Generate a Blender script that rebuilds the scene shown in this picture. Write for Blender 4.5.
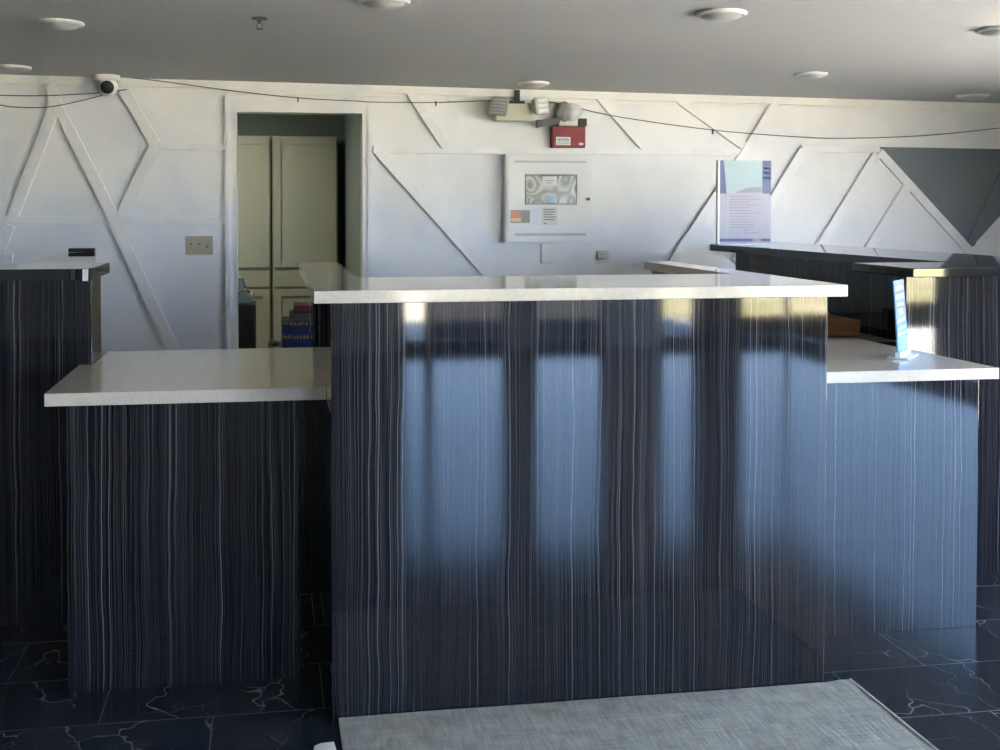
import bpy, bmesh, math, random
from mathutils import Vector, Matrix
for o in list(bpy.data.objects): bpy.data.objects.remove(o)
random.seed(4)
SC = bpy.context.scene
COL = SC.collection
# ---------------------------------------------------------------- camera
CAMZ, FPX, CX, CY = 1.40, 1090.0, 440.0, 236.3
TH = math.atan(172/1090); PI_ = math.atan(28.3/1090)
fwd = Vector((math.sin(TH)*math.cos(PI_), math.cos(TH)*math.cos(PI_), -math.sin(PI_)))
rgt = Vector((math.cos(TH), -math.sin(TH), 0)); upv = rgt.cross(fwd)
cam = bpy.data.objects.new('camera', bpy.data.cameras.new('camera')); COL.objects.link(cam)
cam.matrix_world = Matrix((( rgt.x, upv.x, -fwd.x, 0), (rgt.y, upv.y, -fwd.y, 0), (rgt.z, upv.z, -fwd.z, CAMZ), (0, 0, 0, 1)))
cam.data.sensor_width = 36; cam.data.lens = FPX/1000*36
cam.data.shift_x = (500-CX)/1000; cam.data.shift_y = -(375-CY)/1000
cam.data.clip_start = .05; cam.data.clip_end = 300
SC.camera = cam
# ---------------------------------------------------------------- world, sun, exposure
SC.view_settings.view_transform = 'Standard'; SC.view_settings.look = 'None'
SC.view_settings.gamma = 1; SC.view_settings.use_curve_mapping = False
SC.view_settings.exposure = 2.72
W = bpy.data.worlds.new('sky'); SC.world = W; W.use_nodes = True
nt = W.node_tree; nt.nodes.clear()
out = nt.nodes.new('ShaderNodeOutputWorld'); bg = nt.nodes.new('ShaderNodeBackground')
tc = nt.nodes.new('ShaderNodeTexCoord'); sp = nt.nodes.new('ShaderNodeSeparateXYZ'); rp = nt.nodes.new('ShaderNodeValToRGB')
nt.links.new(tc.outputs['Generated'], sp.inputs[0]); nt.links.new(sp.outputs['Z'], rp.inputs[0])
nt.links.new(rp.outputs[0], bg.inputs[0]); nt.links.new(bg.outputs[0], out.inputs[0])
e = rp.color_ramp.elements
e[0].position = 0.0; e[0].color = (.70, .84, 1.0, 1)
e[1].position = 1.0; e[1].color = (.22, .42, .85, 1)
k = e.new(.18); k.color = (.36, .60, 1.0, 1)
bg.inputs[1].default_value = 3.4
sun = bpy.data.objects.new('sun', bpy.data.lights.new('sun', 'SUN')); COL.objects.link(sun)
sun.data.energy = 34; sun.data.angle = .01; sun.data.color = (1.0, .93, .82)
sun.rotation_euler = Vector((.30, -.55, -.78)).to_track_quat('-Z', 'Y').to_euler()

# ---------------------------------------------------------------- helpers
def ray(x, y): return fwd + rgt*((x-CX)/FPX) - upv*((y-CY)/FPX)
def atY(x, y, Y):
    r = ray(x, y); return Vector((0, 0, CAMZ)) + r*(Y/r.y)
def atZ(x, y, Z):
    r = ray(x, y); return Vector((0, 0, CAMZ)) + r*((Z-CAMZ)/r.z)

def mat(name, col, rough=.5, ior=1.5, metal=0.0, **kw):
    m = bpy.data.materials.new(name); m.use_nodes = True
    b = m.node_tree.nodes['Principled BSDF']
    b.inputs['Base Color'].default_value = (*col, 1); b.inputs['Roughness'].default_value = rough
    b.inputs['IOR'].default_value = ior; b.inputs['Metallic'].default_value = metal
    for k_, v in kw.items(): b.inputs[k_.replace('_', ' ')].default_value = v
    return m
def N(m, t, **kw):
    n = m.node_tree.nodes.new(t)
    for k_, v in kw.items(): setattr(n, k_, v)
    return n
def L(m, a, b): m.node_tree.links.new(a, b)
def ramp(m, fac, stops):
    r = N(m, 'ShaderNodeValToRGB'); L(m, fac, r.inputs[0]); el = r.color_ramp.elements
    el[0].position = stops[0][0]; el[0].color = (*stops[0][1], 1)
    el[1].position = stops[-1][0]; el[1].color = (*stops[-1][1], 1)
    for p_, c in stops[1:-1]:
        q = el.new(p_); q.color = (*c, 1)
    return r.outputs[0]
def math_(m, op, a, b=None):
    n = N(m, 'ShaderNodeMath', operation=op)
    for i, v in enumerate((a, b)):
        if v is None: continue
        if hasattr(v, 'default_value'): L(m, v, n.inputs[i])
        else: n.inputs[i].default_value = v
    return n.outputs[0]
def mixc(m, fac, a, b, mode='MIX'):
    n = N(m, 'ShaderNodeMix', data_type='RGBA', blend_type=mode)
    if hasattr(fac, 'default_value'): L(m, fac, n.inputs[0])
    else: n.inputs[0].default_value = fac
    for i, v in ((6, a), (7, b)):
        if isinstance(v, tuple): n.inputs[i].default_value = (*v, 1)
        else: L(m, v, n.inputs[i])
    return n.outputs[2]
def bsdf(m): return m.node_tree.nodes['Principled BSDF']
def noise(m, vec, scale, detail=3, rough=.5, dist=0):
    n = N(m, 'ShaderNodeTexNoise'); n.inputs['Scale'].default_value = scale; n.inputs['Detail'].default_value = detail
    n.inputs['Roughness'].default_value = rough; n.inputs['Distortion'].default_value = dist
    if vec is not None: L(m, vec, n.inputs['Vector'])
    return n
def objco(m): return N(m, 'ShaderNodeNewGeometry').outputs['Position']

def laminate(name, base, blue, line, ior=1.6):
    """dark striped laminate: fine wavering vertical pinstripes"""
    m = mat(name, base, .045, ior); p = objco(m); s = N(m, 'ShaderNodeSeparateXYZ'); L(m, p, s.inputs[0])
    wob = noise(m, None, 1.0, 2); cmb = N(m, 'ShaderNodeCombineXYZ')
    L(m, math_(m, 'MULTIPLY', s.outputs[0], 7.0), cmb.inputs[0]); L(m, math_(m, 'MULTIPLY', s.outputs[1], 7.0), cmb.inputs[1])
    L(m, math_(m, 'MULTIPLY', s.outputs[2], 3.2), cmb.inputs[2]); L(m, cmb.outputs[0], wob.inputs['Vector'])
    u = math_(m, 'ADD', s.outputs[0], s.outputs[1])
    u = math_(m, 'ADD', u, math_(m, 'MULTIPLY', wob.outputs[0], .022))
    def lines(freq, lo, hi, zs):
        c = N(m, 'ShaderNodeCombineXYZ'); L(m, math_(m, 'MULTIPLY', u, freq), c.inputs[0]); L(m, math_(m, 'MULTIPLY', s.outputs[2], zs), c.inputs[1])
        n = noise(m, c.outputs[0], 1.0, 1, .4)
        return ramp(m, n.outputs[0], [(lo, (0, 0, 0)), (hi, (1, 1, 1))])
    a = lines(330, .57, .66, .5); b = lines(150, .655, .685, .25); g = lines(110, .35, .65, .2); h = lines(520, .45, .75, .8)
    c = mixc(m, g, base, blue)
    c = mixc(m, math_(m, 'MULTIPLY', h, .12), c, line)
    c = mixc(m, math_(m, 'MULTIPLY', a, .22), c, line)
    c = mixc(m, math_(m, 'MULTIPLY', b, .8), c, line)
    L(m, c, bsdf(m).inputs['Base Color'])
    return m
M = {}
M['lam'] = laminate('striped_laminate', (.004, .004, .005), (.010, .010, .013), (.135, .135, .15), 1.5)
def quartz():
    m = mat('white_quartz', (.74, .70, .64), .10, 1.5); p = objco(m)
    n = noise(m, p, 260, 2, .7); c = ramp(m, n.outputs[0], [(.30, (.50, .46, .41)), (.46, (.56, .51, .455)), (.60, (.60, .56, .50)), (.75, (.72, .69, .63))])
    n2 = noise(m, p, 55, 3, .6); c = mixc(m, .25, c, ramp(m, n2.outputs[0], [(.35, (.50, .45, .39)), (.65, (.68, .645, .59))]))
    L(m, c, bsdf(m).inputs['Base Color']); return m
M['quartz'] = quartz()
M['blackstone'] = mat('black_stone', (.012, .013, .016), .04, 1.6)
def marble():
    m = mat('black_marble', (.01, .012, .016), .10, 1.6); p = objco(m)
    br = N(m, 'ShaderNodeTexBrick'); mp = N(m, 'ShaderNodeMapping'); mp.inputs['Rotation'].default_value = (0, 0, 0); mp.inputs['Location'].default_value = (.155, .02, 0)
    L(m, p, mp.inputs[0]); L(m, mp.outputs[0], br.inputs['Vector'])
    br.offset = .5; br.inputs['Scale'].default_value = 1; br.inputs['Brick Width'].default_value = .61; br.inputs['Row Height'].default_value = .305
    br.inputs['Mortar Size'].default_value = .0016; br.inputs['Mortar Smooth'].default_value = .1
    br.inputs['Color1'].default_value = (0, 0, 0, 1); br.inputs['Color2'].default_value = (1, 1, 1, 1); br.inputs['Mortar'].default_value = (0, 0, 0, 1)
    w = noise(m, p, 1.7, 4, .6); off = N(m, 'ShaderNodeVectorMath', operation='SCALE'); L(m, w.outputs['Color'], off.inputs[0]); off.inputs['Scale'].default_value = .55
    add = N(m, 'ShaderNodeVectorMath', operation='ADD'); L(m, p, add.inputs[0]); L(m, off.outputs[0], add.inputs[1])
    add2 = N(m, 'ShaderNodeVectorMath', operation='ADD'); sc = N(m, 'ShaderNodeVectorMath', operation='SCALE'); L(m, br.outputs['Color'], sc.inputs[0]); sc.inputs['Scale'].default_value = 3.7
    L(m, add.outputs[0], add2.inputs[0]); L(m, sc.outputs[0], add2.inputs[1])
    def vein(scale, lo, hi, rot):
        mp2 = N(m, 'ShaderNodeMapping'); mp2.inputs['Rotation'].default_value = (0, 0, rot); mp2.inputs['Scale'].default_value = (1, .42, 1); L(m, add2.outputs[0], mp2.inputs[0])
        v = N(m, 'ShaderNodeTexVoronoi', feature='DISTANCE_TO_EDGE'); v.inputs['Scale'].default_value = scale; L(m, mp2.outputs[0], v.inputs['Vector'])
        return ramp(m, v.outputs['Distance'], [(lo, (1, 1, 1)), (hi, (0, 0, 0))])
    msk = noise(m, add2.outputs[0], 2.6, 2); mk = ramp(m, msk.outputs[0], [(.40, (0, 0, 0)), (.56, (1, 1, 1))])
    v1 = math_(m, 'MULTIPLY', vein(3.0, .001, .0055, .7), mk); v2 = math_(m, 'MULTIPLY', vein(6.0, .0008, .005, .35), mk)
    c = mixc(m, math_(m, 'MULTIPLY', v1, .8), (.022, .0255, .031), (.34, .34, .34))
    c = mixc(m, math_(m, 'MULTIPLY', v2, .35), c, (.25, .25, .25))
    c = mixc(m, br.outputs['Fac'], c, (.075, .075, .075))
    L(m, c, bsdf(m).inputs['Base Color'])
    r = ramp(m, br.outputs['Fac'], [(0, (.14,)*3), (1, (.5,)*3)]); L(m, r, bsdf(m).inputs['Roughness']); return m
M['marble'] = marble()
def paint(name, c1, c2, rough=.45, sc=1.6):
    m = mat(name, c1, rough); p = objco(m); n = noise(m, p, sc, 4, .55, .4)
    L(m, ramp(m, n.outputs[0], [(.40, c2), (.55, c1)]), bsdf(m).inputs['Base Color'])
    n2 = noise(m, p, 120, 2); b = N(m, 'ShaderNodeBump'); b.inputs['Strength'].default_value = .04; L(m, n2.outputs[0], b.inputs['Height']); L(m, b.outputs[0], bsdf(m).inputs['Normal'])
    return m
M['wall'] = paint('patchy_white_wall', (.86, .845, .82), (.79, .785, .79))
M['trim'] = paint('white_trim', (.86, .84, .81), (.81, .79, .765), .35, 5)
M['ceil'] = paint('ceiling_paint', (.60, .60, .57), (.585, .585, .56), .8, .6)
M['grey'] = paint('slate_paint', (.155, .175, .185), (.145, .165, .175), .45)
M['teal'] = paint('teal_paint', (.27, .33, .32), (.25, .31, .30), .6)
M['cab'] = mat('sage_cabinet', (.47, .475, .38), .4)
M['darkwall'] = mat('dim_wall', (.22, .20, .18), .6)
M['frame'] = mat('bronze_frame', (.025, .023, .022), .4)
M['black'] = mat('black_plastic', (.004, .004, .0045), .5)
M['chrome'] = mat('chrome', (.8, .8, .8), .12, metal=1.0)
M['white'] = mat('white_plastic', (.80, .79, .76), .35)
M['dirty'] = mat('off_white_plastic', (.60, .585, .54), .4)
M['beige'] = mat('beige_plastic', (.56, .54, .40), .4)
M['tan'] = mat('tan_plastic', (.45, .40, .27), .4)
M['greyp'] = mat('grey_plastic', (.38, .37, .34), .4)
M['dgreyp'] = mat('dark_grey_plastic', (.085, .085, .082), .5)
M['red'] = mat('red_enamel', (.24, .008, .015), .5)
M['lens'] = mat('frosted_lens', (.55, .55, .52), .3)
M['cable'] = mat('cable', (.045, .035, .035), .5)
M['card'] = mat('cardboard', (.22, .105, .05), .8)
M['blue'] = mat('blue_carton', (.008, .02, .12), .4)
M['yellow'] = mat('yellow_print', (.45, .27, .06), .5)
M['ink'] = mat('grey_ink', (.22, .22, .23), .6)
M['paper'] = mat('paper', (.78, .77, .76), .6)
M['acrylic'] = mat('acrylic', (.96, .98, 1.0), .03, 1.49, Transmission_Weight=1.0)

def to_obj(name, bm, mats, parent=None, smooth=False):
    bmesh.ops.recalc_face_normals(bm, faces=bm.faces[:])
    me = bpy.data.meshes.new(name); bm.to_mesh(me); bm.free()
    for m in (mats if isinstance(mats, (list, tuple)) else [mats]): me.materials.append(M[m] if isinstance(m, str) else m)
    if smooth:
        for p in me.polygons: p.use_smooth = True
        try: me.set_sharp_from_angle(angle=math.radians(35))
        except Exception: pass
    o = bpy.data.objects.new(name, me); COL.objects.link(o)
    if parent is not None: o.parent = parent; o.matrix_parent_inverse = Matrix.Identity(4); o.location = -Vector(parent.location) if parent.type == 'EMPTY' else (0, 0, 0)
    return o
def box(bm, x0, x1, y0, y1, z0, z1, mi=0, bev=0):
    t = bmesh.new()
    bmesh.ops.create_cube(t, size=1, matrix=Matrix.Translation(((x0+x1)/2, (y0+y1)/2, (z0+z1)/2)) @ Matrix.Diagonal((abs(x1-x0), abs(y1-y0), abs(z1-z0), 1)))
    if bev: bmesh.ops.bevel(t, geom=t.edges[:], offset=bev, segments=2, affect='EDGES', profile=.6)
    merge(bm, t, mi)
def merge(bm, t, mi=0, mx=None):
    if mx is not None: bmesh.ops.transform(t, matrix=mx, verts=t.verts)
    mp = {v: bm.verts.new(v.co) for v in t.verts}
    for f in t.faces:
        try:
            nf = bm.faces.new([mp[v] for v in f.verts]); nf.material_index = mi
        except ValueError: pass
    t.free()
def prism(bm, poly, a, b, axis='z', mi=0, bev=0):
    """poly 2-D; extruded from a to b along the axis ('z': xy poly, 'y': xz poly, 'x': yz poly)"""
    t = bmesh.new()
    P = {'z': lambda p, h: (p[0], p[1], h), 'y': lambda p, h: (p[0], h, p[1]), 'x': lambda p, h: (h, p[0], p[1])}[axis]
    lo = [t.verts.new(P(p, a)) for p in poly]; hi = [t.verts.new(P(p, b)) for p in poly]
    n = len(poly); t.faces.new(lo[::-1]); t.faces.new(hi)
    for i in range(n): t.faces.new((lo[i], lo[(i+1) % n], hi[(i+1) % n], hi[i]))
    bmesh.ops.recalc_face_normals(t, faces=t.faces[:])
    if bev: bmesh.ops.bevel(t, geom=t.edges[:], offset=bev, segments=2, affect='EDGES', profile=.6)
    merge(bm, t, mi)
def lathe(bm, prof, mx, seg=32, mi=0):
    t = bmesh.new(); rings = []
    for r, z in prof:
        rings.append([t.verts.new((0, 0, z))] if r < 1e-6 else [t.verts.new((r*math.cos(2*math.pi*i/seg), r*math.sin(2*math.pi*i/seg), z)) for i in range(seg)])
    for A, B in zip(rings, rings[1:]):
        for i in range(seg):
            a0, a1 = A[i % len(A)], A[(i+1) % len(A)]; b0, b1 = B[i % len(B)], B[(i+1) % len(B)]
            vs = []
            for v in (a0, a1, b1, b0):
                if v not in vs: vs.append(v)
            if len(vs) >= 3: t.faces.new(vs)
    merge(bm, t, mi, mx)
def tube(bm, pts, r, seg=8, mi=0):
    pts = [Vector(p) for p in pts]; rings = []; t = bmesh.new(); ref = Vector((0.13, .27, .95)).normalized()
    for i, p in enumerate(pts):
        d = (pts[min(i+1, len(pts)-1)]-pts[max(i-1, 0)]).normalized(); a = d.cross(ref).normalized(); b = d.cross(a)
        rings.append([t.verts.new(p+a*r*math.cos(2*math.pi*j/seg)+b*r*math.sin(2*math.pi*j/seg)) for j in range(seg)])
    for A, B in zip(rings, rings[1:]):
        for j in range(seg): t.faces.new((A[j], A[(j+1) % seg], B[(j+1) % seg], B[j]))
    t.faces.new(rings[0][::-1]); t.faces.new(rings[-1]); merge(bm, t, mi)
def smoothpts(pts, n=8):
    out_ = []
    P = [pts[0]]+list(pts)+[pts[-1]]
    for i in range(1, len(P)-2):
        for k_ in range(n):
            t = k_/n; a, b, c, d = (Vector(q) for q in P[i-1:i+3])
            out_.append(.5*((2*b)+(c-a)*t+(2*a-5*b+4*c-d)*t*t+(3*b-a-3*c+d)*t**3))
    out_.append(Vector(pts[-1])); return out_
def struct(name, bm, m, smooth=False):
    o = to_obj(name, bm, m, None, smooth); o['kind'] = 'structure'; return o
def tag(o, label, cat, group=None):
    o['label'] = label; o['category'] = cat
    if group: o['group'] = group
    return o
def thing(name, label, cat, loc, group=None):
    o = bpy.data.objects.new(name, None); COL.objects.link(o); o.location = loc; o.empty_display_size = .05
    return tag(o, label, cat, group)
def part(name, bm, m, parent, label=None, smooth=False):
    o = to_obj(name, bm, m, parent, smooth)
    if label: o['label'] = label
    return o
nb = bmesh.new

# ---------------------------------------------------------------- the room
YW = 7.0                     # back wall
XL, XR, YF = -2.9, 5.2, -4.6
def ceil_z(x): return 2.193 - .0113*x
b = nb(); box(b, XL-.3, XR+.3, YF-.05, 9.6, -.10, 0); struct('floor', b, 'marble')
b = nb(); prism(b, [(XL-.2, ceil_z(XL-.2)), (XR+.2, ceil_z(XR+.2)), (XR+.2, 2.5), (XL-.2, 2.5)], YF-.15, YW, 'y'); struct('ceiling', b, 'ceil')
dl, dr, dt = atY(237, 150, YW).x, atY(362, 150, YW).x, atY(300, 111, YW).z
b = nb()
box(b, XL-.2, dl, YW, YW+.12, 0, 2.4); box(b, dr, XR+.2, YW, YW+.12, 0, 2.4); box(b, dl, dr, YW, YW+.12, dt, 2.4)
struct('wall_back', b, 'wall')
b = nb(); box(b, XL-.15, XL, YF, YW, 0, 2.4); struct('wall_left', b, 'darkwall')
# storefront behind the camera, seen in the glossy fronts: solid piers and tall openings
def vx(px, y=350): return atY(px, y, 2*2.95-YF).x
holes = [(vx(403), vx(428)), (vx(431), vx(506)), (vx(536), vx(604)), (vx(662), vx(697)), (vx(738), XR+.2)]
b = nb(); prev = XL
for x0, x1 in holes:
    box(b, prev, x0, YF-.15, YF, 0, 2.3); prev = x1
struct('wall_front', b, mat('front_wall_paint', (.50, .49, .47), .6))
b = nb(); box(b, vx(697)-.01, vx(738)+.01, YF+.001, YF+.08, 0, 2.13); struct('trim_front', b, 'frame')
for i, (x0, x1) in enumerate(holes):
    b = nb(); f_ = .025
    box(b, x0, x0+f_, YF-.10, YF-.04, 0, 2.2)
    if i < len(holes)-1: box(b, x1-f_, x1, YF-.10, YF-.04, 0, 2.2)
    box(b, x0, x1, YF-.10, YF-.04, 0, .10); box(b, x0, x1, YF-.10, YF-.04, 2.04, 2.25)
    struct('window_%d' % (i+1), b, 'frame')
b = nb()                                                    # right wall with two wide windows
ws = [(-4.599, -.35), (.7, 2.6), (2.7, 4.6)]; prev = YF
for y0, y1 in ws:
    if y0-prev > .05: box(b, XR, XR+.15, prev, y0, 0, 2.3)
    prev = y1
box(b, XR, XR+.15, prev, YW, 0, 2.3)
struct('wall_right', b, 'darkwall')
for i, (y0, y1) in enumerate(ws):
    b = nb()
    for a0, a1, z0, z1 in ((y0, y0+(.05 if i else .001), 0, 2.2), (y1-.05, y1, 0, 2.2), (y0, y1, 0, .1), (y0, y1, 2.05, 2.2), (y1-.08, y1-.05, .1, 2.05)):
        box(b, XR+.04, XR+.10, a0, a1, z0, z1)
    struct('window_%d' % (i+7), b, 'frame')
# store room beyond the doorway
b = nb(); box(b, -1.6, dr+.02, 9.3, 9.4, 0, 2.4); struct('wall_storeroom_back', b, 'teal')
b = nb(); box(b, dr+.02, dr+.12, YW+.12, 9.4, 0, 2.4); struct('wall_storeroom_right', b, 'teal')
b = nb(); box(b, -1.7, -1.6, YW+.12, 9.4, 0, 2.4); struct('wall_storeroom_left', b, 'teal')
b = nb(); box(b, -1.7, dr+.12, YW+.12, 9.4, 2.30, 2.4); struct('ceiling_storeroom', b, 'teal')
lt = bpy.data.objects.new('storeroom_light', bpy.data.lights.new('storeroom_light', 'AREA')); COL.objects.link(lt)  # unseen lamp, added to brighten the store room cabinets
lt.data.size = .35; lt.data.energy = 2.2; lt.data.color = (1.0, .93, .72); lt.location = (-.75, 7.75, 2.27)

# trims on the back wall ----------------------------------------------------
tn = [0]
def batten(p0, p1, wpx=10.5, th=.03, m='trim', ends=0):
    th -= .0006*(tn[0] % 7)
    a = atY(p0[0], p0[1], YW-th); c = atY(p1[0], p1[1], YW-th); w = wpx*6.9/FPX
    d = Vector((c.x-a.x, c.z-a.z)).normalized(); n = Vector((-d.y, d.x))*w/2; e_ = d*w*ends
    A = Vector((a.x, a.z))-e_; B = Vector((c.x, c.z))+e_
    bb = nb(); prism(bb, [tuple(A-n), tuple(B-n), tuple(B+n), tuple(A+n)], YW-th, YW+.0, 'y', bev=.0015)
    tn[0] += 1; return struct('trim_%d' % tn[0], bb, m)
batten((49.5, 84), (58, 112)); batten((56, 104), (115, 220)); batten((115, 225), (176, 356), 11)
batten((57, 100), (12, 217)); batten((9, 225), (-6, 262))
batten((124, 90), (156, 145)); batten((156, 145), (120, 216))
batten((160, 146.5), (218, 147), 6.5); batten((-40, 219.5), (219, 221), 7.2, .026)
batten((411, 92), (446, 146), 10); batten((374, 150), (746, 152), 6.8, .024)
batten((379, 151), (496, 282), 11); batten((601, 97), (645.5, 147), 10)
batten((680, 99), (748, 148), 10); batten((776, 103), (742, 158), 9); batten((742, 158), (672, 264), 9.5)
batten((804, 150), (736, 262), 10); batten((802, 148.5), (880, 149.5), 7, .026)
batten((877.5, 154), (815, 256), 10); batten((908, 187), (864, 258), 10)
batten((880, 152), (984, 266), 9.5, .024)
batten((1016, 150), (971, 244), 10, .024, 'grey')
batten((-8, 258), (12, 258), 9, .03)
batten((218, 147), (226, 147), 7, .032); batten((218, 221), (226, 221.3), 7, .034); batten((373, 149.5), (379, 150), 8, .03)
bb = nb(); q = [atY(x, y, YW-.006) for x, y in ((880, 147), (1060, 150), (1024, 150), (969, 250))]
prism(bb, [(v.x, v.z) for v in (q[0], q[1], q[3])], YW-.007, YW, 'y'); tn[0] += 1; struct('trim_%d' % tn[0], bb, 'grey')
bb = nb(); prism(bb, [(XL, ceil_z(XL)), (XR, ceil_z(XR)), (XR, ceil_z(XR)-.05), (XL, ceil_z(XL)-.05)], YW-.028, YW, 'y'); tn[0] += 1; struct('trim_%d' % tn[0], bb, 'trim')
batten((228, 91.5), (402, 95), 4.5, .014); batten((448, 99), (1080, 113), 3, .012)
# door casing: moulded boards round the doorway
bb = nb()
ol, orr, ot = atY(225, 150, YW).x, atY(371.5, 150, YW).x, atY(300, 97.5, YW).z
for s, a, c in ((-1, ol, dl), (1, dr, orr)):
    box(bb, a, c, YW-.018, YW, 0, ot-.0005); i0, i1 = (a, a+.03) if s < 0 else (c-.03, c)
    box(bb, i0, i1, YW-.03, YW-.0185, 0, ot-.0305)
    j0, j1 = (c-.012, c) if s < 0 else (a, a+.012); box(bb, j0, j1, YW-.024, YW+.13, 0, dt)
box(bb, dl+.0005, dr-.0005, YW-.0175, YW, dt, ot-.001); box(bb, ol-.0005, orr+.0005, YW-.031, YW-.0185, ot-.03, ot+.0005); box(bb, dl, dr, YW-.024, YW+.13, dt-.012, dt)
struct('door_1', bb, 'trim')

# ---------------------------------------------------------------- counters
ZH, ZHu, ZL, ZLu = 1.177, 1.143, .875, .838
def roundrect(x0, x1, y0, y1): return [(x0, y0), (x1, y0), (x1, y1), (x0, y1)]
# tall central counter
t = thing('reception_counter', 'tall central reception counter with black pinstriped glossy front, behind the grey rug', 'counter', (.88, 2.95, 0))
b = nb(); box(b, .167, 1.607, 2.95, 2.975, 0, ZHu, bev=.0015); part('front_panel', b, 'lam', t)
b = nb(); box(b, .167, .187, 2.976, 3.9, 0, .836); part('side_panel', b, 'lam', t)
b = nb(); box(b, .167, .262, 4.15, 4.42, 0, ZHu); part('side_panel', b, 'lam', t)
b = nb(); box(b, 1.58, 1.605, 2.976, 4.35, .877, ZHu); part('side_panel', b, 'lam', t)
b = nb(); box(b, .34, 1.57, 3.42, 3.44, 0, ZHu); part('back_panel', b, 'lam', t)
b = nb(); prism(b, [(.121, 2.935), (1.662, 2.935), (1.662, 4.36), (1.55, 4.36), (1.55, 3.50), (.281, 3.50), (.281, 4.49), (.121, 4.49)], ZHu, ZH, 'z', bev=.002)
tag(to_obj('countertop', b, 'quartz'), 'U-shaped speckled white stone top on the tall central counter', 'countertop')
# low left counter
t = thing('low_counter', 'low black pinstriped counter left of the tall central counter', 'counter', (-.24, 3.24, 0))
b = nb(); box(b, -.575, .092, 3.24, 3.262, 0, ZLu, bev=.0015); part('front_panel', b, 'lam', t)
b = nb(); box(b, -.575, -.553, 3.263, 4.05, 0, ZLu); part('side_panel', b, 'lam', t)
b = nb(); box(b, .072, .092, 3.263, 4.05, 0, ZLu); part('side_panel', b, 'lam', t)
b = nb(); box(b, -.575, .166, 4.051, 4.07, 0, ZLu); part('back_panel', b, 'lam', t)  # unseen panel, added to block the cabinets' reflection in the side gap
b = nb(); prism(b, [(-.627, 3.205), (.167, 3.195), (.167, 4.125), (atY(92, 300, 3.79).x+.002, 4.125), (atY(92, 300, 3.79).x+.002, 3.786), (-.627, 3.786)], ZLu, ZL, 'z', bev=.002)
tag(to_obj('countertop', b, 'quartz'), 'wide speckled white stone top on the low left counter', 'countertop')
b = nb(); prism(b, [(.1685, 3.195), (.33, 3.195), (.33, 4.125), (.1685, 4.125)], ZLu, ZL, 'z', bev=.0015)
tag(to_obj('countertop', b, 'quartz'), 'narrow strip of white stone top joined between low left top and tall counter', 'countertop')
# low right counter
t = thing('low_counter', 'low pinstriped counter right of the tall central counter, carrying the blue stand', 'counter', (2.05, 3.288, 0))
b = nb(); box(b, 1.61, 2.334, 3.288, 3.31, 0, ZLu, bev=.0015); part('front_panel', b, 'lam', t)
b = nb(); box(b, 2.31, 2.333, 3.311, 3.72, 0, ZLu); part('side_panel', b, 'lam', t)
b = nb(); box(b, 1.612, 1.634, 3.311, 4.05, 0, ZLu); part('side_panel', b, 'lam', t)
b = nb(); prism(b, [(1.6245, 3.24), (2.372, 3.24), (2.345, 4.085), (1.625, 4.085)], ZLu, ZL, 'z', bev=.002)
tag(to_obj('countertop', b, 'quartz'), 'speckled white stone top on the low right counter under the blue stand', 'countertop')
# far right tall counter
FX = atY(906, 300, 3.76).x
t = thing('tall_counter', 'tall pinstriped counter at the right edge of the photo, behind the low right counter', 'counter', (3.2, 3.76, 0))
b = nb(); box(b, FX, 5.19, 3.76, 3.785, 0, ZHu-.001, bev=.0015); part('front_panel', b, 'lam', t)
b = nb(); prism(b, [(2.352, 3.70), (5.19, 3.70), (5.19, 4.12), (2.352, 4.12)], ZHu, ZH, 'z', bev=.003)
tag(to_obj('countertop', b, 'blackstone'), 'glossy black stone top on the tall counter at the right edge', 'countertop')
t = thing('back_counter', 'long black counter running from the back wall behind the right side counters', 'counter', (2.95, 5.2, 0))
b = nb(); prism(b, [(2.83, 4.135), (3.3, 4.135), (3.3, 6.2), (2.78, 6.2)], 0, ZHu-.008, 'z'); part('side_panel', b, 'lam', t)
b = nb(); prism(b, [(2.785, 4.125), (3.35, 4.125), (3.35, 6.85), (2.70, 6.4)], ZHu-.006, ZH, 'z', bev=.002)
tag(to_obj('countertop', b, 'blackstone'), 'long glossy black top running to the back wall under the poster holder', 'countertop')
# far left tall counter
t = thing('tall_counter', 'tall black pinstriped counter at the left edge of the photo', 'counter', (-1.2, 3.79, 0))
sx = atY(92, 300, 3.79).x
ZHu0, ZHu = ZHu, 1.161
b = nb(); prism(b, [(-2.3, 3.79), (sx, 3.79), (sx, 3.99), (-2.3, 3.99)], 0, ZHu-.001, 'z', bev=.003); part('front_panel', b, 'lam', t)
zt = 1.199; r = .06
co = [(-2.4, 3.74), (-.645, 3.74)]
for i in range(7):
    a = -math.pi/2+math.pi/2*i/6; co.append((-.648+.09*math.cos(a)*.75, 3.83+.09*math.sin(a)))
co += [(-.578, 4.16), (-2.4, 4.16)]
t = thing('countertop', 'black stone top with rounded corner and metal edge on the left tall counter', 'countertop', (-1.2, 3.9, ZHu))
b = nb(); prism(b, co, ZHu, zt, 'z'); part('slab', b, 'blackstone', t)
cxx = atY(85, 270, 3.735).x
b = nb(); box(b, cxx-.008, cxx+.009, 3.734, 3.7395, ZHu-.002, zt-.001); part('edge_clip', b, mat('bright_metal', (.85, .83, .78), .45, metal=.5), t, 'bright metal strip on the front edge')
ZHu = ZHu0
t = thing('back_counter', 'dark counter running to the back wall behind the left tall counter', 'counter', (-1.2, 5.0, 0))
q = [atZ(x, y, 1.19) for x, y in ((20, 264), (64, 253), (96, 252), (96, 264))]
b = nb(); prism(b, [(v.x, v.y) for v in q], 1.158, 1.19, 'z', bev=.002); part('top_slab', b, 'blackstone', t)
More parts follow.
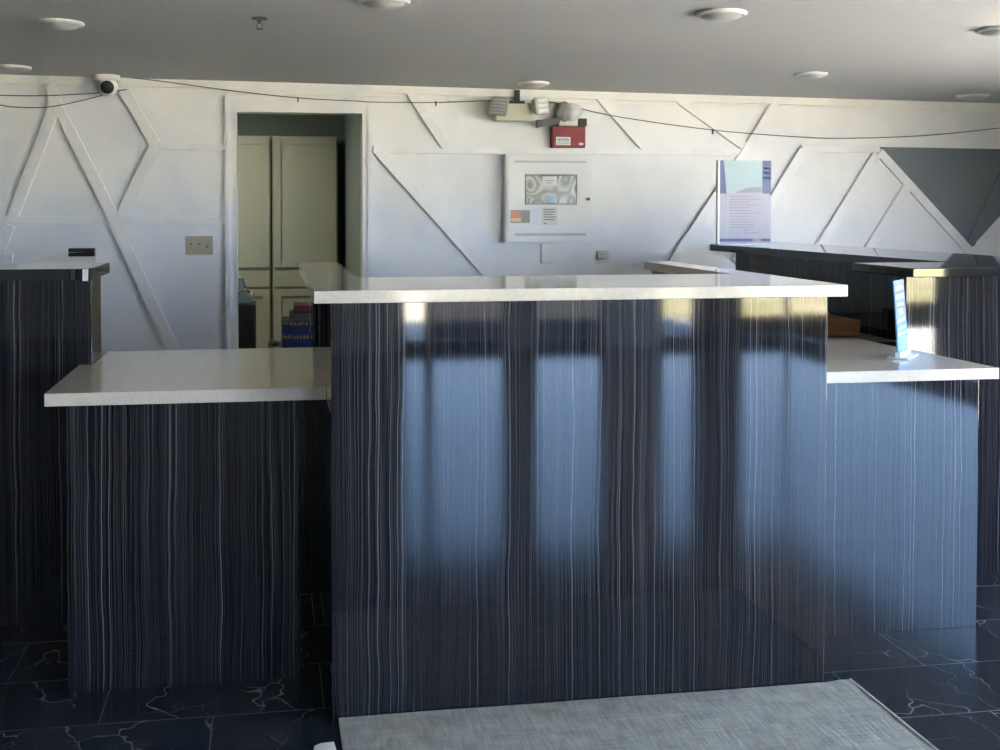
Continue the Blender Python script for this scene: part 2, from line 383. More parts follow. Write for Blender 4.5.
b = nb(); prism(b, [(q[0].x-.02, 4.25), (q[3].x-.03, 4.25), (q[2].x-.03, q[2].y-.03), (q[1].x+.02, q[1].y-.03)], 0, 1.157, 'z'); part('body', b, 'lam', t)
b = nb(); v0 = atY(70, 248, q[2].y); v1 = atY(96, 253, q[2].y); prism(b, [(v0.x, 1.1905), (v1.x, 1.1905), (v1.x, v0.z), (v0.x, v0.z)], q[2].y-.05, q[2].y-.01, 'y', bev=.002); part('end_block', b, 'black', t)

# ---------------------------------------------------------------- back desks and what stands on them
dx0 = atY(268, 340, 5.1).x
t = thing('desk', 'dark narrow desk behind the low left counter, carrying the blue cartons', 'desk', (.6, 5.2, 0))
b = nb(); box(b, dx0, 1.3, 5.08, 5.36, .718, .748, bev=.002); part('desk_top', b, 'black', t)
for x in (dx0+.02, 1.24):
    b = nb(); box(b, x, x+.03, 5.10, 5.34, 0, .717); part('side_panel', b, 'black', t)
t = thing('desk', 'black work desk behind the low right counter', 'desk', (2.3, 4.7, 0))
b = nb(); box(b, 1.75, 2.72, 4.35, 5.6, .79, .82, bev=.002); part('desk_top', b, 'black', t)
for x in (1.77, 2.66):
    b = nb(); box(b, x, x+.03, 4.37, 5.58, 0, .789); part('side_panel', b, 'black', t)
def pxbox(px0, px1, y0, y1, Y, dep, m=0, bm=None, bev=.001, zmin=None):
    a = atY(px0, y1, Y); c = atY(px1, y0, Y); box(bm, a.x, c.x, Y, Y+dep, a.z if zmin is None else zmin, c.z, m, bev); return a, c
z = .7485
def carton(px0, px1, z0, h, lab, m, Y=5.12, dep=.2, stripe=True):
    a = atY(px0, 330, Y).x; c = atY(px1, 330, Y).x
    t = thing('carton', lab, 'box', ((a+c)/2, Y, z0), 'cartons stacked on the back desk')
    b = nb(); box(b, a, c, Y, Y+dep, z0, z0+h, bev=.0015); part('box_body', b, m, t)
    if stripe:
        b = nb(); random.seed(int(z0*1000)); x = a+.004
        while x < c-.014:
            w = random.uniform(.006, .014); zz = z0+h*random.uniform(.62, .70); box(b, x, x+w, Y-.0012, Y-.0002, zz, zz+h*.25); x += w+random.uniform(.003, .008)
        part('printed_band', b, 'yellow', t)
    return z0+h+.0005
z = carton(282, 311, z, .062, 'blue carton with yellow print, lowest of the stack behind the low left counter', 'blue')
z = carton(282, 310, z, .064, 'blue carton with yellow print, second from the bottom of the stack', 'blue')
z = carton(290, 310, z, .030, 'flat pale grey-blue box lying on the two blue cartons', 'dgreyp', stripe=False)
z = carton(294, 311, z, .012, 'thin black box lying under the small red packet', 'black', stripe=False)
z = carton(295, 310, z, .026, 'small dark red packet topmost of the carton stack', mat('dark_red', (.16, .015, .02), .5), stripe=False)
b = nb(); tt = bmesh.new(); bmesh.ops.create_icosphere(tt, subdivisions=2, radius=.025)
for v in tt.verts: v.co *= random.uniform(.7, 1.15); v.co.z *= .6
pc = atY(274, 344, 5.12); merge(b, tt, 0, Matrix.Translation((pc.x, 5.16, .768))); tag(to_obj('crumpled_paper', b, 'greyp'), 'crumpled grey paper on the desk beside the blue cartons', 'paper')
a = atY(829, 337, 4.6); c = atY(860, 320, 4.6)
t = thing('cardboard_box', 'open brown cardboard box on the black desk behind the low right counter', 'box', (2.2, 4.6, .8205))
b = nb(); X0, X1, Y0, Y1, Z0, Z1 = a.x-.08, c.x, 4.6, 4.86, .8205, c.z; th = .005
box(b, X0, X1, Y0, Y1, Z0, Z0+th); box(b, X0, X1, Y0, Y0+th, Z0+th, Z1); box(b, X0, X1, Y1-th, Y1, Z0+th, Z1); box(b, X0, X0+th, Y0+th, Y1-th, Z0+th, Z1); box(b, X1-th, X1, Y0+th, Y1-th, Z0+th, Z1)
part('box_body', b, 'card', t)
b = nb(); prism(b, [(Y1-.004, Z1), (Y1, Z1), (Y1+.05, Z1+.018), (Y1+.046, Z1+.018)], X0, X1, 'x'); part('flap', b, 'card', t)

# cabinets in the store room
def panel_door(bm, x0, x1, z0, z1, Y, fr=.055):
    box(bm, x0, x1, Y-.006, Y+.012, z0, z1)
    box(bm, x0, x0+fr, Y-.02, Y-.006, z0, z1, bev=.002); box(bm, x1-fr, x1, Y-.02, Y-.006, z0, z1, bev=.002)
    box(bm, x0+fr, x1-fr, Y-.02, Y-.006, z1-fr, z1, bev=.002); box(bm, x0+fr, x1-fr, Y-.02, Y-.006, z0, z0+fr, bev=.002)
YC = 8.75
g = lambda px: atY(px, 200, YC).x
zz = lambda y: atY(300, y, YC).z
for n_, (p0, p1, lab) in enumerate(((190, 271, 'tall sage green cabinet in the store room, left of the two'), (272, 338, 'tall sage green cabinet in the store room, right of the two'))):
    t = thing('tall_cabinet', lab, 'cabinet', (g((p0+p1)/2), YC, 0))
    x0, x1 = g(p0)+.002, g(p1)-.002
    b = nb(); box(b, x0, x1, YC+.02, 9.28, 0, zz(136)); part('cabinet_body', b, 'cab', t)
    ins = .012
    b = nb(); panel_door(b, x0+ins, x1-ins, zz(267), zz(138), YC); part('door', b, 'cab', t)
    b = nb(); box(b, x0+ins, x1-ins, YC-.012, YC+.012, zz(286.5), zz(270.5), bev=.003); part('drawer', b, 'cab', t)
    b = nb(); panel_door(b, x0+ins, x1-ins, .06, zz(289), YC); part('door', b, 'cab', t)
# black cart with chrome rail and draped cloth, store room side of the doorway
a = atY(238, 305, 7.6); c = atY(255.5, 305, 7.6)
t = thing('cart', 'black cart with a chrome rail just inside the doorway at its left', 'cart', ((a.x+c.x)/2-.1, 7.6, 0))
b = nb(); box(b, a.x-.3, c.x, 7.6, 7.95, .12, a.z, bev=.01); part('cart_body', b, 'black', t)
b = nb(); zr = atY(250, 293, 7.6).z; tube(b, smoothpts([(c.x-.13, 7.62, a.z-.01), (c.x-.12, 7.62, zr-.01), (c.x-.08, 7.6, zr+.03), (c.x-.03, 7.6, zr), (c.x-.01, 7.6, zr-.01), (c.x-.01, 7.9, zr)], 5), .008); part('rail', b, 'chrome', t)
for dx in (-.26, -.04):
    b = nb(); lathe(b, [(0, -.012), (.055, -.012), (.055, .012), (0, .012)], Matrix.Translation((c.x+dx, 7.75, .058)) @ Matrix.Rotation(math.pi/2, 4, 'Y'), 16); box(b, c.x+dx-.01, c.x+dx+.01, 7.74, 7.76, .06, .125); part('caster', b, 'black', t)
b = nb(); q = [atY(x, y, 7.66) for x, y in ((236, 277), (242, 278), (248, 296), (251, 304.5), (228, 304.5), (228, 280))]
prism(b, [(v.x, max(v.z, a.z+.003)) for v in q], 7.66, 7.86, 'y', bev=.004); tag(to_obj('folded_cloth', b, mat('pale_blue_cloth', (.28, .32, .33), .9)), 'pale blue grey cloth heaped on the black cart', 'cloth')

# ---------------------------------------------------------------- things on the wall
YB = YW-.001
def wb(bm, px0, px1, y0, y1, yo, dep, mi=0, bev=.002):      # a box whose FRONT face fills the given pixels
    Yf = YW-yo-dep; a_ = atY(px0, y1, Yf); c_ = atY(px1, y0, Yf)
    box(bm, a_.x, c_.x, Yf, YW-yo, a_.z, c_.z, mi, bev); return a_, c_
t = thing('switch_plate', 'tan three-gang light switch plate left of the doorway', 'switch', atY(199, 245, YW))
b = nb(); wb(b, 185.5, 213, 236, 254.8, .0005, .006, 0, .002); part('plate', b, 'tan', t)
for x, d in ((191, 1), (199, 1), (207.5, -1)):
    b = nb(); p0 = atY(x, 245.5, YW-.0066); tube(b, [p0, p0+Vector((.0, -.016, .010*-d))], .005, 6); part('toggle', b, 'tan', t)
    b = nb(); p0 = atY(x, 245.5, YW-.0066); box(b, p0.x-.006, p0.x+.006, p0.y-.001, p0.y, p0.z-.012, p0.z+.012); part('toggle_slot', b, 'dgreyp', t)

# fire alarm panel
t = thing('alarm_cabinet', 'white metal alarm control cabinet with small window on the back wall', 'alarm cabinet', atY(548, 240, YW))
b = nb(); wb(b, 505.5, 592, 155, 242, .0005, .085, 0, .003); part('cabinet_body', b, 'white', t)
dY = .087
b = nb(); wb(b, 507.5, 590, 157, 240, dY, .006, 0, .002)
d = part('door', b, 'white', t)
for r_ in ((515, 586, 161, 162.5), (515, 586, 233, 236)):
    b = nb(); wb(b, *r_, dY+.006, .002, 0, .0005); part('raised_rib', b, mat('rib_grey', (.55, .54, .52), .5), t, 'shallow grey rib across door')
wm = mat('swirl_reflection', (.4, .36, .25), .2); p = objco(wm); n = noise(wm, p, 7, 0, 0, .2)  # swirling reflection in the cabinet window, put into the base colour
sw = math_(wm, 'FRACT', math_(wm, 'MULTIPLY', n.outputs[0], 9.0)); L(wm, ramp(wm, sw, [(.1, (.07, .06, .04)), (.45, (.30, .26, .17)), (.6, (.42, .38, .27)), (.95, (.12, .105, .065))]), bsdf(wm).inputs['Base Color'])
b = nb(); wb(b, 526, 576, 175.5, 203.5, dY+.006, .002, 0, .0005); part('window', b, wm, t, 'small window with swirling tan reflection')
b = nb(); wb(b, 525, 577, 174.5, 175.6, dY+.006, .003); wb(b, 525, 577, 203.4, 204.4, dY+.006, .003); wb(b, 525, 526, 175.5, 203.5, dY+.006, .003); wb(b, 576, 577, 175.5, 203.5, dY+.006, .003); part('window_rim', b, 'dgreyp', t)
b = nb(); wb(b, 542.5, 557, 176.5, 186, dY+.008, .001, 0, 0); wb(b, 545, 554, 180, 181, dY+.009, .0005, 1, 0); wb(b, 546, 553, 182.5, 183.2, dY+.009, .0005, 1, 0); part('paper_label', b, ['paper', 'greyp'], t)
b = nb(); wb(b, 545, 555, 196, 203, dY+.008, .001, 0, 0); part('blue_display', b, mat('blue_display', (.17, .36, .43), .3), t)
b = nb(); wb(b, 510.5, 530, 210, 223, dY+.006, .001, 0, 0); wb(b, 511, 520, 211, 217, dY+.007, .0006, 1, 0); wb(b, 511, 521, 218, 221.5, dY+.007, .0006, 2, 0)
for y in (212, 214, 216, 218.5, 220.5): wb(b, 522, 529, y, y+.8, dY+.007, .0006, 3, 0)
part('orange_label', b, [mat('label_tan', (.42, .36, .28), .5), mat('label_coral', (.80, .30, .20), .5), mat('label_yellow', (.80, .62, .30), .5), 'ink'], t)
b = nb(); wb(b, 541.5, 557.5, 207.5, 225, dY+.006, .001, 0, 0); wb(b, 532, 539, 208, 225, dY+.006, .0008, 2, 0)
for y, w in ((209, 11), (211.5, 12), (214, 10), (216.5, 12), (219, 11), (223, 3)): wb(b, 543.5, 543.5+w, y, y+1.0, dY+.007, .0005, 1, 0)
part('notice_label', b, [mat('label_white', (.66, .66, .60), .5), 'ink', mat('label_pale', (.72, .73, .77), .5)], t)
b = nb(); pk = atY(588, 199, YW-.094); lathe(b, [(0, 0), (.011, 0), (.011, .012), (0, .014)], Matrix.Translation(pk) @ Matrix.Rotation(math.pi/2, 4, 'X'), 12); box(b, pk.x-.02, pk.x, pk.y-.016, pk.y-.008, pk.z-.004, pk.z+.004); part('lock', b, 'dgreyp', t, smooth=True)
b = nb(); wb(b, 541.5, 553.5, 243.5, 263.5, .0005, .022, 0, .004); tag(to_obj('wire_cover', b, 'white'), 'narrow white cover plate directly below the alarm cabinet', 'cover plate')
t = thing('sensor', 'small beige square sensor on the wall right of the alarm cabinet', 'sensor', atY(604, 255, YW))
b = nb(); wb(b, 598, 608.5, 251, 259, .0005, .03, 0, .004); part('sensor_body', b, 'beige', t)
b = nb(); wb(b, 600, 606.5, 254, 255, .031, .001, 0, 0); part('slot', b, 'tan', t)

# emergency light
t = thing('emergency_light', 'beige emergency light with two lamp heads under the ceiling line', 'emergency light', atY(515, 122, YW))
b = nb(); wb(b, 496, 533, 103, 120.5, .03, .085, 0, .006); part('battery_box', b, 'beige', t)
b = nb(); wb(b, 515, 520, 90, 103, .03, .02); wb(b, 508, 525, 101, 103.4, .03, .09); part('bracket', b, 'black', t)
def lamp_head(px, py, rz, size, stripes):
    c_ = atY(px, py, YW-.15); mx = Matrix.Translation(c_) @ Matrix.Rotation(math.radians(rz), 4, 'Y') @ Matrix.Rotation(math.radians(-25 if px < 515 else 25), 4, 'Z')
    bb = nb(); tt = bmesh.new(); s = size
    prof = [(s*.30, .05), (s*.5, .01), (s*.56, -.02), (s*.52, -.03)]; t2 = bmesh.new(); rings = []
    for r_, y in prof: rings.append([t2.verts.new((r_*a_*1.0, y, r_*c2)) for a_, c2 in ((-1, -.8), (-.8, -1), (.8, -1), (1, -.8), (1, .8), (.8, 1), (-.8, 1), (-1, .8))])
    for A, B in zip(rings, rings[1:]):
        for i in range(8): t2.faces.new((A[i], A[(i+1) % 8], B[(i+1) % 8], B[i]))
    t2.faces.new(rings[0]); t2.faces.new(rings[-1]); tt.free(); merge(bb, t2, 0, mx)
    h = part('lamp_head', bb, 'greyp' if px < 515 else 'dirty', t)
    b2 = nb()
    for k_ in range(3 if stripes else 5):
        zk = (k_-(1 if stripes else 2))*s*(.32 if stripes else .2); t3 = bmesh.new(); bmesh.ops.create_cube(t3, size=1, matrix=Matrix.Translation((0, -.032, zk)) @ Matrix.Diagonal((s*.8, .006, s*(.18 if stripes else .07), 1))); merge(b2, t3, 0, mx)
    o = to_obj('lens_rib', b2, 'white' if stripes else 'dirty'); o.parent = h
lamp_head(500, 107, 8, .105, False); lamp_head(539.5, 106, -8, .10, True)

# horn strobe cluster
t = thing('alarm_beacon', 'red alarm box with white label on the wall above the alarm cabinet', 'alarm', atY(569, 148, YW))
b = nb(); wb(b, 552.5, 585.5, 126.5, 147.5, .0005, .07, 0, .004); part('box_body', b, 'red', t)
b = nb(); wb(b, 556, 570.5, 137, 145, .071, .001, 0, 0)
for y in (138.5, 141.5, 143.3):
    x = 557.5
    while x < 569: w = random.uniform(.7, 1.8); wb(b, x, x+w, y, y+(2 if y < 140 else .8), .072, .0005, 1, 0); x += w+.5
part('label', b, ['paper', 'ink'], t)
b = nb(); c_ = atY(581, 144, YW-.0715); lathe(b, [(0, 0), (.017, 0), (.017, .001), (0, .001)], Matrix.Translation(c_) @ Matrix.Rotation(math.pi/2, 4, 'X') @ Matrix.Diagonal((1, .5, 1, 1)), 20); part('oval_badge', b, 'paper', t)
t = thing('wall_camera', 'round white camera head on a grey ring above the red alarm box', 'camera', atY(570, 122, YW-.02))
b = nb(); wb(b, 559, 578, 119, 125.9, .0005, .085, 0, .003); part('mount', b, 'dirty', t)
c_ = atY(566, 112, YW-.07); mx = Matrix.Translation(c_) @ Matrix.Rotation(math.radians(55), 4, 'Z') @ Matrix.Rotation(math.pi/2, 4, 'X')
b = nb(); lathe(b, [(0, -.05), (.05, -.05), (.066, -.03), (.070, .0), (.066, .008), (0, .008)], mx); part('ring_housing', b, 'greyp', t, smooth=True)
b = nb(); lathe(b, [(.058, .008), (.06, .03), (.052, .07), (.03, .10), (0, .108)], mx); part('dome', b, 'white', t, smooth=True)
t = thing('black_spotlight', 'small black box fixture right of the round white camera', 'fixture', atY(583, 126, YW))
b = nb(); wb(b, 579, 587, 118.5, 126, .0005, .07, 0, .002); part('housing', b, 'black', t)
b = nb(); wb(b, 576, 579.5, 115.5, 121, .0005, .05, 0, .002); part('bracket', b, 'white', t)
b = nb(); tt = bmesh.new(); c_ = atY(548.5, 122.3, YW-.05); bmesh.ops.create_cube(tt, size=1, matrix=Matrix.Translation(c_) @ Matrix.Rotation(math.radians(-9), 4, 'Y') @ Matrix.Diagonal((.135, .09, .042, 1))); bmesh.ops.bevel(tt, geom=tt.edges[:], offset=.006, segments=2, affect='EDGES'); merge(b, tt)
tt = bmesh.new(); bmesh.ops.create_cube(tt, size=1, matrix=Matrix.Translation(c_+Vector((-.072, 0, -.011))) @ Matrix.Rotation(math.radians(-9), 4, 'Y') @ Matrix.Diagonal((.012, .07, .05, 1))); merge(b, tt)
tag(to_obj('floodlight', b, 'dgreyp'), 'dark grey tilted fixture left of the red alarm box', 'fixture')

# dome security camera on the ceiling corner
cc = atY(107, 76, 6.86); cz = ceil_z(cc.x)
t = thing('dome_camera', 'white dome security camera at the ceiling line on the left', 'camera', (cc.x, 6.86, cz))
b = nb(); lathe(b, [(0, 0), (.075, 0), (.078, -.022), (.070, -.034), (0, -.034)], Matrix.Translation((cc.x, 6.86, cz-.0005))); part('base', b, 'white', t, smooth=True)
b = nb(); tt = bmesh.new(); bmesh.ops.create_uvsphere(tt, u_segments=28, v_segments=16, radius=.062); merge(b, tt, 0, Matrix.Translation((cc.x, 6.86, cz-.066))); o = part('eyeball', b, 'white', t, smooth=True)
dirv = (Vector((0, 0, CAMZ))-Vector((cc.x, 6.86, cz-.066))).normalized()+Vector((.02, 0, -.12)); q = dirv.to_track_quat('Z', 'Y').to_matrix().to_4x4()
b = nb(); lathe(b, [(.040, .050), (.038, .060), (.030, .064), (.026, .066), (0, .067)], Matrix.Translation((cc.x, 6.86, cz-.066)) @ q, 28); part('lens', b, 'black', t, smooth=True)

# poster in acrylic holder on the long black counter
Yp = 6.15; pl, pr_ = atY(719.5, 200, Yp).x, atY(770.5, 200, Yp).x; zb, zt_ = ZH+.001, atY(745, 160.5, Yp).z
t = thing('poster_holder', 'clear stand holding a blue and white printed poster on the long black top', 'poster', ((pl+pr_)/2, Yp, ZH))
b = nb(); box(b, pl-.016, pl-.003, Yp-.012, Yp+.012, zb, zt_); box(b, pl-.016, pr_+.012, Yp-.05, Yp+.05, zb, zb+.006)
part('stand', b, 'white', t)
b = nb(); box(b, pl, pr_, Yp-.003, Yp+.003, zb+.012, zt_, 0)
Wp = pr_-pl; Hp = zt_-zb-.012; z0 = zb+.012; y1 = Yp-.0031; y0 = Yp-.0037
def rc(u0, u1, v0, v1, mi, q=0): box(b, pl+u0*Wp, pl+u1*Wp, y0-q, y1, z0+v0*Hp, z0+v1*Hp, mi)
rc(0, 1, .60, 1, 1); prism(b, [(pl+.07*Wp, z0+Hp), (pl+.83*Wp, z0+Hp), (pl+.83*Wp, z0+.60*Hp), (pl+.13*Wp, z0+.60*Hp)], y0-.0006, y1, 'y', 2)
prism(b, [(pl+.28*Wp, z0+.61*Hp), (pl+.82*Wp, z0+.61*Hp), (pl+.82*Wp, z0+.68*Hp), (pl+.55*Wp, z0+.67*Hp)], y0-.001, y1, 'y', 3)
rc(0, 1, .02, .055, 1); rc(.65, .82, .02, .055, 4, .0003)
random.seed(8)
for i in range(14):
    v = .56-i*.034; rc(.2, .2+random.uniform(.35, .62), v, v+.010, 3 if i % 4 else 4, 0)
rc(.15, .17, .08, .58, 2)
for i in range(4): rc(.22+.07*i, .25+.07*i, .10, .17, 2, .0005)
for i in range(3): rc(.86, .97, .90-.06*i, .92-.06*i, 2, 0)
part('poster_sheet', b, [mat('poster_lilac', (.42, .40, .46), .4), mat('poster_blue', (.08, .10, .25), .4), mat('poster_aqua', (.39, .50, .52), .4), mat('poster_grey', (.28, .28, .34), .4), mat('poster_pink', (.45, .22, .28), .4)], t)

# blue acrylic sign on the low right counter, turned almost edge-on
pb = atZ(903, 357, ZL)
ang = math.atan2(pb.y, pb.x)-math.radians(13)
t = thing('sign_stand', 'small blue acrylic sign standing on the low right countertop', 'sign', (pb.x, pb.y, ZL))
def sgn(bb, u0, u1, v0, v1, w0, w1, mi=0, lean=.07):
    tt = bmesh.new(); bmesh.ops.create_cube(tt, size=1, matrix=Matrix.Translation(((u0+u1)/2, (v0+v1)/2, (w0+w1)/2)) @ Matrix.Diagonal((u1-u0, abs(v1-v0), w1-w0, 1)))
    for v in tt.verts: v.co.y += v.co.z*lean
    merge(bb, tt, mi, Matrix.Translation((pb.x, pb.y, ZL+.001)) @ Matrix.Rotation(ang, 4, 'Z'))
b = nb(); sgn(b, -.075, .075, -.035, .035, 0, .006, 0, 0); sgn(b, -.075, .075, -.008, .008, .006, .022, 0, 0); part('base', b, mat('clear_base', (.75, .82, .86), .1), t)
b = nb(); sgn(b, -.07, .07, -.002, .002, .022, .27, 0)
sgn(b, -.07, .07, .0021, .0027, .022, .12, 1); sgn(b, -.07, .07, -.0027, -.0021, .022, .12, 1)
for s_ in (-1, 1):
    for zz0, zz1, u in ((.235, .25, .05), (.205, .222, .055), (.18, .19, .04), (.15, .17, .03), (.125, .135, .05), (.10, .105, .05), (.08, .085, .055)):
        sgn(b, -u, u, s_*.0028 if s_ < 0 else .0022, s_*.0022 if s_ < 0 else .0028, zz0, zz1, 2)
part('sign_panel', b, [mat('sign_pale_blue', (.13, .25, .52), .2), mat('sign_bright_blue', (.03, .22, .55), .2), mat('sign_white', (.30, .40, .58), .3)], t)

# ---------------------------------------------------------------- ceiling fixtures
def ceil_pt(px, py):
    P = atZ(px, py, 2.19)
    for _ in range(6): P = atZ(px, py, ceil_z(P.x))
    return P
disc = None
def make_disc():
    t = thing('ceiling_light', 'disc', 'ceiling light', (0, 0, 0), 'round ceiling lights')
    b = nb(); lathe(b, [(.083, 0), (.100, 0), (.102, -.006), (.094, -.014), (.083, -.014)], Matrix.Identity(4), 40); part('trim_ring', b, 'white', t, smooth=True)
    b = nb(); lathe(b, [(.0835, -.004), (.082, -.013), (.065, -.024), (.035, -.031), (0, -.033)], Matrix.Identity(4), 40); part('diffuser', b, 'lens', t, smooth=True)
    return t
def copy_tree(o):
    c = o.copy(); COL.objects.link(c)
    for ch in o.children:
        d_ = ch.copy(); COL.objects.link(d_); d_.parent = c
    return c
proto = None
for px, py, s, lab in ((60, 25, 1, 'round white ceiling light near the left, in front of the dome camera'), (13, 69.5, 1, 'round ceiling light cut by the left edge, close to the back wall'),
                    (384, 3, 1, 'round ceiling light cut by the top edge, left of centre'), (533, 85.5, 1, 'round ceiling light close to the back wall above the emergency light'),
                    (721, 15.5, 1, 'round ceiling light right of centre, nearest on the right side'), (811, 76.5, .9, 'round ceiling light in the right half, between near and wall rows'),
                    (973, 98, 1, 'round ceiling light at far right close to the back wall'), (1000, 32, .95, 'round ceiling light cut by the right edge')):
    o = proto if False else None
    if proto is None: proto = make_disc(); o = proto
    else: o = copy_tree(proto)
    P = ceil_pt(px, py-3); o.location = (P.x, P.y, P.z-.0005); o.scale = (s, s, s); o.rotation_euler = (0, math.atan(.0113), 0); o['label'] = lab
P = ceil_pt(259.5, 18)
t = thing('sprinkler', 'small metal fire sprinkler hanging from the ceiling left of centre', 'sprinkler', P)
b = nb(); lathe(b, [(0, 0), (.035, 0), (.032, -.006), (.012, -.009), (0, -.009)], Matrix.Translation(P)); part('escutcheon', b, 'dgreyp', t, smooth=True)
b = nb(); tube(b, [P+Vector((0, 0, -.008)), P+Vector((0, 0, -.022))], .009)
for s in (-1, 1): tube(b, [P+Vector((s*.004, 0, -.02)), P+Vector((s*.014, 0, -.032)), P+Vector((s*.003, 0, -.045))], .0022, 6)
part('yoke', b, 'dgreyp', t)
b = nb(); lathe(b, [(0, 0), (.016, 0), (.016, -.002), (0, -.002)], Matrix.Translation(P+Vector((0, 0, -.045)))); part('deflector', b, 'dgreyp', t)

# cables
def cable(pts, lab, r=.0028, yo=.034):
    b = nb(); tube(b, smoothpts([atY(x, y, YW-yo) for x, y in pts], 8), r, 6)
    tag(to_obj('cable', b, 'cable', smooth=True), lab, 'cable')
cable([(117, 76.5), (160, 81), (230, 90.5), (300, 98), (360, 101.2), (373, 102), (436, 102.5), (494, 100.3)], 'thin dark cable from the dome camera over the doorway to the emergency light')
cable([(543, 100.5), (566, 105), (617, 116.5), (713, 130), (800, 137), (848, 138.3), (925, 135.5), (1000, 128), (1060, 121)], 'thin dark cable sagging along the right half of the back wall')
cable([(-20, 95), (0, 95.3), (41, 95.7), (96, 93.2), (127, 89.5)], 'upper dark cable left of the dome camera')
cable([(-20, 103), (0, 105), (14, 107), (48, 107), (84, 100), (116, 91.5)], 'lower sagging dark cable left of the dome camera', yo=.045)
b = nb()
for x, y in ((298, 99), (436, 103), (713, 131), (566, 105)): wb(b, x-.6, x+.6, y-2, y+3, .028, .012, 0, 0)
o = to_obj('trim_clips', b, 'cable'); o.name = 'trim_%d' % (tn[0]+1); o['kind'] = 'structure'

# ---------------------------------------------------------------- rug
rm = mat('woven_rug', (.4, .4, .38), .95); p = objco(rm)
mp = N(rm, 'ShaderNodeMapping'); mp.inputs['Scale'].default_value = (1.0, 1.0, 1); L(rm, p, mp.inputs[0])
wv = N(rm, 'ShaderNodeTexWave', wave_type='BANDS', bands_direction='X'); wv.inputs['Scale'].default_value = 38; wv.inputs['Distortion'].default_value = 1.2; wv.inputs['Detail'].default_value = 2; L(rm, mp.outputs[0], wv.inputs['Vector'])
n1 = noise(rm, p, 13, 5, .65); mp3 = N(rm, 'ShaderNodeMapping'); mp3.inputs['Scale'].default_value = (90, 12, 1); L(rm, p, mp3.inputs[0]); n2 = noise(rm, mp3.outputs[0], 1, 4, .6)
mp4 = N(rm, 'ShaderNodeMapping'); mp4.inputs['Scale'].default_value = (6, 90, 1); L(rm, p, mp4.inputs[0]); n3 = noise(rm, mp4.outputs[0], 1, 3, .6)
c = ramp(rm, n1.outputs[0], [(.3, (.14, .137, .115)), (.7, (.44, .425, .35))])
c = mixc(rm, .45, c, ramp(rm, n2.outputs[0], [(.3, (.12, .118, .10)), (.7, (.50, .48, .40))]))
c = mixc(rm, .25, c, ramp(rm, n3.outputs[0], [(.3, (.15, .155, .15)), (.7, (.45, .44, .40))]))
L(rm, c, bsdf(rm).inputs['Base Color']); bp = N(rm, 'ShaderNodeBump'); bp.inputs['Strength'].default_value = .5; bp.inputs['Distance'].default_value = .004; L(rm, n2.outputs[0], bp.inputs['Height']); L(rm, bp.outputs[0], bsdf(rm).inputs['Normal'])
t = thing('rug', 'grey beige woven rug on the floor before the tall central counter', 'rug', (.93, 2.5, 0))
b = nb(); nx, ny = 40, 22; X0, X1, Y0, Y1 = .185, 1.685, 2.17, 2.944; V = {}
for i in range(nx+1):
    for j in range(ny+1):
        u, v = i/nx, j/ny; z_ = .011+.0015*math.sin(u*17+v*5)*math.sin(v*9)
        if u > .95 and v > .93: z_ += .004
        V[i, j] = (X0+(X1-X0)*u, Y0+(Y1-Y0)*v+.0, z_)
vt = {k_: b.verts.new(v) for k_, v in V.items()}; vb = {k_: b.verts.new((v[0], v[1], .0015)) for k_, v in V.items()}
for i in range(nx):
    for j in range(ny):
        b.faces.new((vt[i, j], vt[i+1, j], vt[i+1, j+1], vt[i, j+1])); b.faces.new((vb[i, j+1], vb[i+1, j+1], vb[i+1, j], vb[i, j]))
for i in range(nx): b.faces.new((vb[i, 0], vb[i+1, 0], vt[i+1, 0], vt[i, 0])); b.faces.new((vt[i, ny], vt[i+1, ny], vb[i+1, ny], vb[i, ny]))
for j in range(ny): b.faces.new((vt[0, j], vt[0, j+1], vb[0, j+1], vb[0, j])); b.faces.new((vb[nx, j], vb[nx, j+1], vt[nx, j+1], vt[nx, j]))
part('rug_field', b, rm, t)
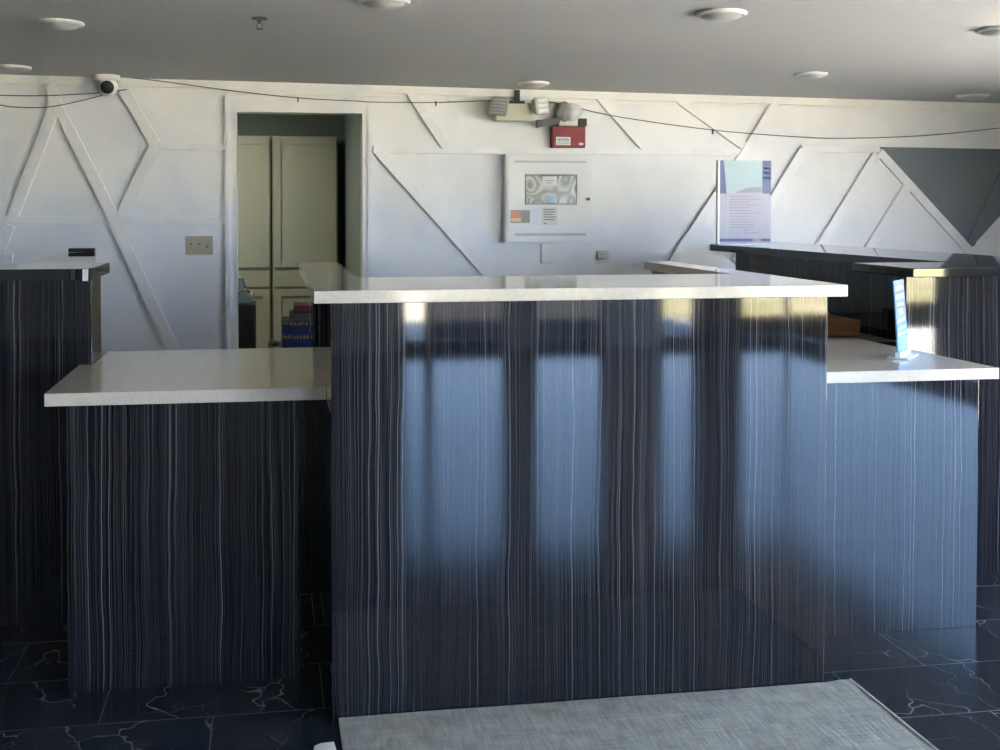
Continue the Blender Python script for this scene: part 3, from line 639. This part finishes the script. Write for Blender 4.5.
b = nb(); tube(b, [(X1+.001, Y0, .009), (X1+.003, (Y0+Y1)/2, .009), (X1+.001, Y1, .012)], .0055, 8); part('bound_edge', b, mat('binding', (.55, .54, .50), .8), t)
b = nb(); q = [atZ(x, y, .008) for x, y in ((334, 741.5), (321, 743), (314, 746), (313, 760), (340, 760))]
prism(b, [(v.x, v.y) for v in q], .001, .009, 'z', bev=.003); part('folded_corner', b, mat('fringe', (.62, .60, .54), .9), t, 'cream fringed corner poking out at left')

# ---------------------------------------------------------------- outside, seen only in the gloss
def ext(name, bm, m, lab=None, cat=None, smooth=False):
    o = to_obj(name, bm, m, None, smooth)
    if lab: tag(o, lab, cat)
    else: o['kind'] = 'structure'
    return o
b = nb(); box(b, -40, 40, -8.0, YF-.05, -.16, -.06); ext('ground_paving', b, mat('paving', (.30, .29, .28), .9, 1.05))
gm = mat('grass', (.26, .30, .07), .9, 1.05); n = noise(gm, objco(gm), 1.2, 4); L(gm, ramp(gm, n.outputs[0], [(.35, (.20, .20, .09)), (.55, (.38, .33, .19)), (.7, (.58, .48, .36))]), bsdf(gm).inputs['Base Color'])
b = nb(); box(b, -40, 40, -60, -8.0, -.14, -.04); ext('ground_grass', b, gm)
b = nb(); box(b, XR+.3, 40, -8, 30, -.16, -.06); ext('ground_side', b, mat('side_concrete', (.50, .47, .41), .8))
b = nb(); prism(b, [(vx(432)*.99, -4.9), (vx(432)*1.85, -14), (vx(660)*1.85, -14), (vx(660)*1.03, -4.9)], -.13, -.035, 'z'); ext('ground_asphalt', b, mat('asphalt', (.035, .035, .036), .9, 1.02))
b = nb(); prism(b, [(vx(404)*1.03, -4.9), (vx(404)*1.9, -14), (vx(426)*1.9, -14), (vx(426)*1.03, -4.9)], -.13, -.034, 'z'); ext('ground_path', b, mat('pale_concrete', (.62, .55, .42), .8))
b = nb(); box(b, -6, vx(690), -5.9, YF-.16, 2.45, 2.58); ext('shade_roof', b, mat('shade_roof_paint', (.42, .40, .37), .7))  # unseen roof, added to dim the front windows in the gloss
b = nb(); box(b, 6.6, 6.9, -2.0, 1.0, -.06, 1.6); ext('garden_wall', b, mat('cream_render', (.50, .43, .35), .8))
